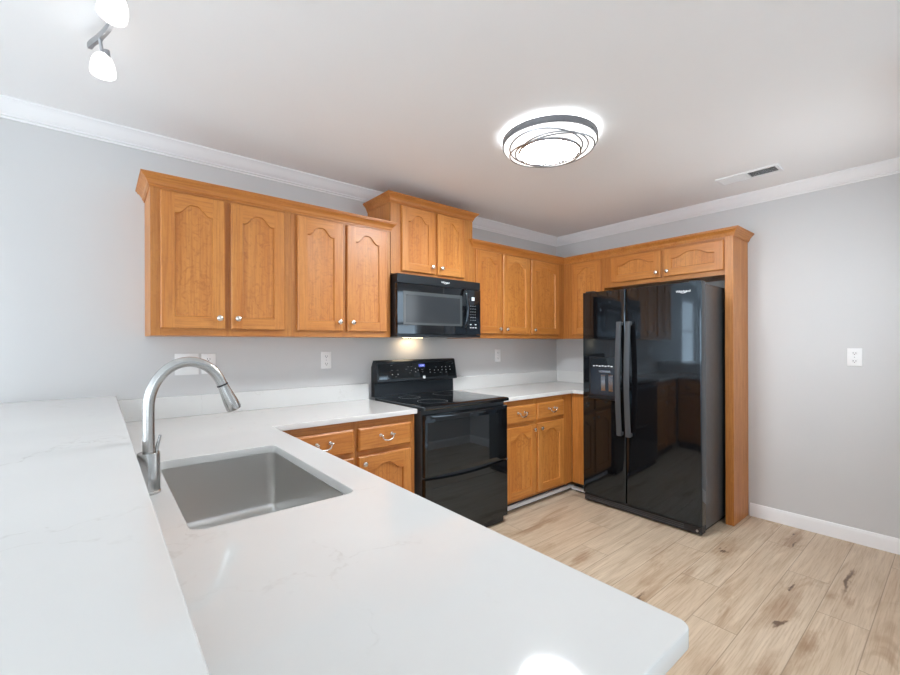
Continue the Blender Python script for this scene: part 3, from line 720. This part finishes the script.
# ------------------------------------------------------------------ outlets and switches
def outlet(name, label, x, z, yw=0, rz=0, kind='outlet', wd_=.074, ht=.118, loc=None):
    t = thing(name, label, 'outlet' if kind == 'outlet' else 'switch', loc or (x, -.0005, z), rz)
    MB().box(-wd_/2, wd_/2, -.006, 0, -ht/2, ht/2, .002, 2).build('plate', M_PLATE, t, smooth=40)
    if kind == 'outlet':
        for s_ in (-1, 1):
            r_ = MB().box(-.017, .017, -.0078, -.0058, s_*.026-.0145, s_*.026+.0145, .002, 2).build('receptacle', M_PLATE, t, smooth=40)
            MB().box(-.008, -.0055, -.0083, -.0076, s_*.026-.003, s_*.026+.007).box(.0055, .008, -.0083, -.0076, s_*.026-.003, s_*.026+.006).box(-.0025, .0025, -.0083, -.0076, s_*.026-.010, s_*.026-.0055).build('slot', M_SLOT, r_, smooth=0)
        MB().lathe([(.003, 0), (.003, .001), (0, .0012)], (0, -.006, 0), (0, -1, 0), 10).build('screw', M_GREY, t)
    else:
        for s_ in (-1, 1):
            r_ = MB().box(s_*.030-.017, s_*.030+.017, -.0072, -.0058, -.033, .033, .001).build('switch_frame', M_PLATE, t, smooth=0)
            MB().prism([(-.0072, -.030), (-.0085, -.030), (-.0105, .0), (-.0078, .030), (-.0072, .030)], 'x', s_*.030-.015, s_*.030+.015).build('rocker', M_PLATE, r_, smooth=0)
    return t
outlet('wall_outlet', 'white duplex outlet on the back wall just left of the range', -2.632, 1.212)
outlet('wall_outlet', 'white duplex outlet on the back wall right of the range', -.922, 1.210)
outlet('wall_outlet', 'white outlet behind the faucet arch, right beside the double switch plate', -3.357, 1.211)
outlet('light_switch', 'white double switch plate on the back wall behind the faucet', -3.467, 1.211, kind='switch', wd_=.118, ht=.122)
outlet('wall_outlet', 'white duplex outlet on the bare right wall beside the fridge', 0, 0, loc=(-.0005, -2.377, 1.226), rz=R90)
# ------------------------------------------------------------------ flush ceiling light
cl = thing('ceiling_light', 'round flush ceiling light with silver band and wire swirls', 'ceiling light', (-1.950, -1.395, H))
MB().lathe([(.175, 0), (.175, -.070), (.150, -.084), (.0, -.084)], n=48).build('mounting_pan', M_PLATE, cl)
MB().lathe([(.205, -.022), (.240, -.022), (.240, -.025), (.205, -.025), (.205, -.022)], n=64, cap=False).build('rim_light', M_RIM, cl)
MB().lathe([(.247, -.018), (.254, -.018), (.254, -.052), (.247, -.052)], n=72, cap=False).build('band', M_BAND, cl)
def dome(r): 
    if r <= .162: return -.090
    t = min(1, (r-.162)/(.247-.162)); return -.090+.040*(1-math.sqrt(max(0, 1-t*t)))
prof = [(.246, -.019), (.246, -.046)] + [(.246-(.246-.158)*k/10, dome(.246-(.246-.158)*k/10)) for k in range(0, 11)]
MB().lathe(prof, n=72, cap=False).build('outer_shade', M_SHADE, cl)
MB().lathe([(.157, -.086), (.157, -.091), (.150, -.0925), (0, -.0925)], n=64, cap=False).build('lens', M_LAMP, cl)
def wire(cx, cy, r):
    pts = []
    for k in range(73):
        a = 2*PI*k/72; x, y = cx+r*math.cos(a), cy+r*math.sin(a); q = math.hypot(x, y)
        if q > .246: x, y = x/q*.246, y/q*.246; q = .246
        pts.append((x, y, dome(q)-.002))
    return MB().tube(pts, .0042, 6).build('wire_ring', M_GREY, cl)
for a_, off_, r_ in ((20, .0, .163), (75, .040, .192), (195, .050, .190), (310, .036, .200), (140, .012, .172), (250, .045, .176)):
    wire(off_*math.cos(math.radians(a_)), off_*math.sin(math.radians(a_)), r_)
# ------------------------------------------------------------------ track light over the bar
tl = thing('track_light', 'curved brushed-nickel track light with frosted glass bell shades over the sink', 'track light', (-3.83, -1.35, H))
RAILP = [(-.66, .095), (-.538, .048), (-.456, .019), (-.367, -.007), (-.25, -.022), (-.12, -.014), (0, 0), (.12, .014), (.25, .022), (.367, .007), (.456, -.019), (.538, -.048)]
def rail_x(y):
    for k, ((ya, xa), (yb, xb)) in enumerate(zip(RAILP[:-1], RAILP[1:])):
        if y <= yb or k == len(RAILP)-2:
            t = (y-ya)/(yb-ya); xp = RAILP[max(k-1, 0)][1]; xn = RAILP[min(k+2, len(RAILP)-1)][1]
            m0, m1 = (xb-xp)/2, (xn-xa)/2
            return (2*t**3-3*t**2+1)*xa+(t**3-2*t**2+t)*m0+(-2*t**3+3*t**2)*xb+(t**3-t**2)*m1
SC.cycles.sample_clamp_indirect = 4; SC.cycles.max_bounces = 14; SC.cycles.diffuse_bounces = 8; SC.cycles.glossy_bounces = 5
ys = [-.62+1.158*k/48 for k in range(49)]
rm = MB(); rr_ = []
for y in ys:
    x = rail_x(y); rr_.append([(x-.006, y, -.056), (x+.006, y, -.056), (x+.008, y, -.050), (x+.008, y, -.036), (x-.008, y, -.036), (x-.008, y, -.050)])
rm.loft(rr_).build('rail', M_GREY, tl, smooth=40)
MB().lathe([(.062, -.0005), (.062, -.016), (.050, -.022), (0, -.022)], (rail_x(.0), .0, 0), n=32).build('canopy', M_GREY, tl)
MB().cyl((rail_x(0), 0, -.020), (rail_x(0), 0, -.036), .009).build('canopy_stem', M_GREY, tl)
def head(y, ax):
    x = rail_x(y); ax = Vector(ax).normalized()
    st = MB().tube([(x, y, -.054), (x, y, -.062), (x+.006, y+.004, -.098)], [.008, .0055, .0055], 12)
    o = st.build('stem', M_GREY, tl)
    p = Vector((x+.006, y+.004, -.098))
    MB().tube([p-ax*.012+Vector((.012, -.012, -.004)), p+Vector((.014, -.014, -.010))+ax*.01], .009, 12).build('knuckle', M_GREY, o)
    MB().lathe([(.010, 0), (.019, .004), (.027, .015), (.033, .032), (.0365, .052), (.0370, .072), (.034, .074), (.0, .070)], p+ax*.004, ax, 28, cap=False).build('glass_shade', M_BULB, o)
head(.455, (.02, -.06, -1)); head(.105, (-.16, -.22, -1)); head(-.18, (.15, -.3, -1)); head(-.50, (-.15, -.2, -1))
# ------------------------------------------------------------------ ceiling register
vt = thing('air_vent', 'white ceiling air register with two louvre banks near the right wall', 'vent', (-.465, -1.910, H))
fx, fy_ = .075, .178
fm = MB()
for a in ((-fx, fx, -fy_, -fy_+.018), (-fx, fx, fy_-.018, fy_), (-fx, -fx+.018, -fy_+.018, fy_-.018), (fx-.018, fx, -fy_+.018, fy_-.018), (-fx+.018, fx-.018, -.007, .007)):
    fm.box(a[0], a[1], a[2], a[3], -.010, -.0005, .0015)
fm.build('frame', M_TRIM, vt, smooth=0)
MB().box(-fx+.018, fx-.018, -fy_+.018, fy_-.018, -.0020, -.0006).build('duct', M_DUCT, vt, smooth=0)
def louvres(y0, y1, tilt):
    m = MB()
    for i in range(9):
        x = -fx+.026+i*.0122; dx = .0052*math.cos(tilt); dz = .0052*math.sin(tilt)
        m.loft([[(x-dx, y, -.0070-dz), (x+dx, y, -.0070+dz), (x+dx, y, -.0062+dz), (x-dx, y, -.0062-dz)] for y in (y0, y1)])
    return m.build('louvre_bank', M_TRIM, vt, smooth=0)
louvres(.008, fy_-.019, math.radians(-50)); louvres(-fy_+.019, -.008, math.radians(20))
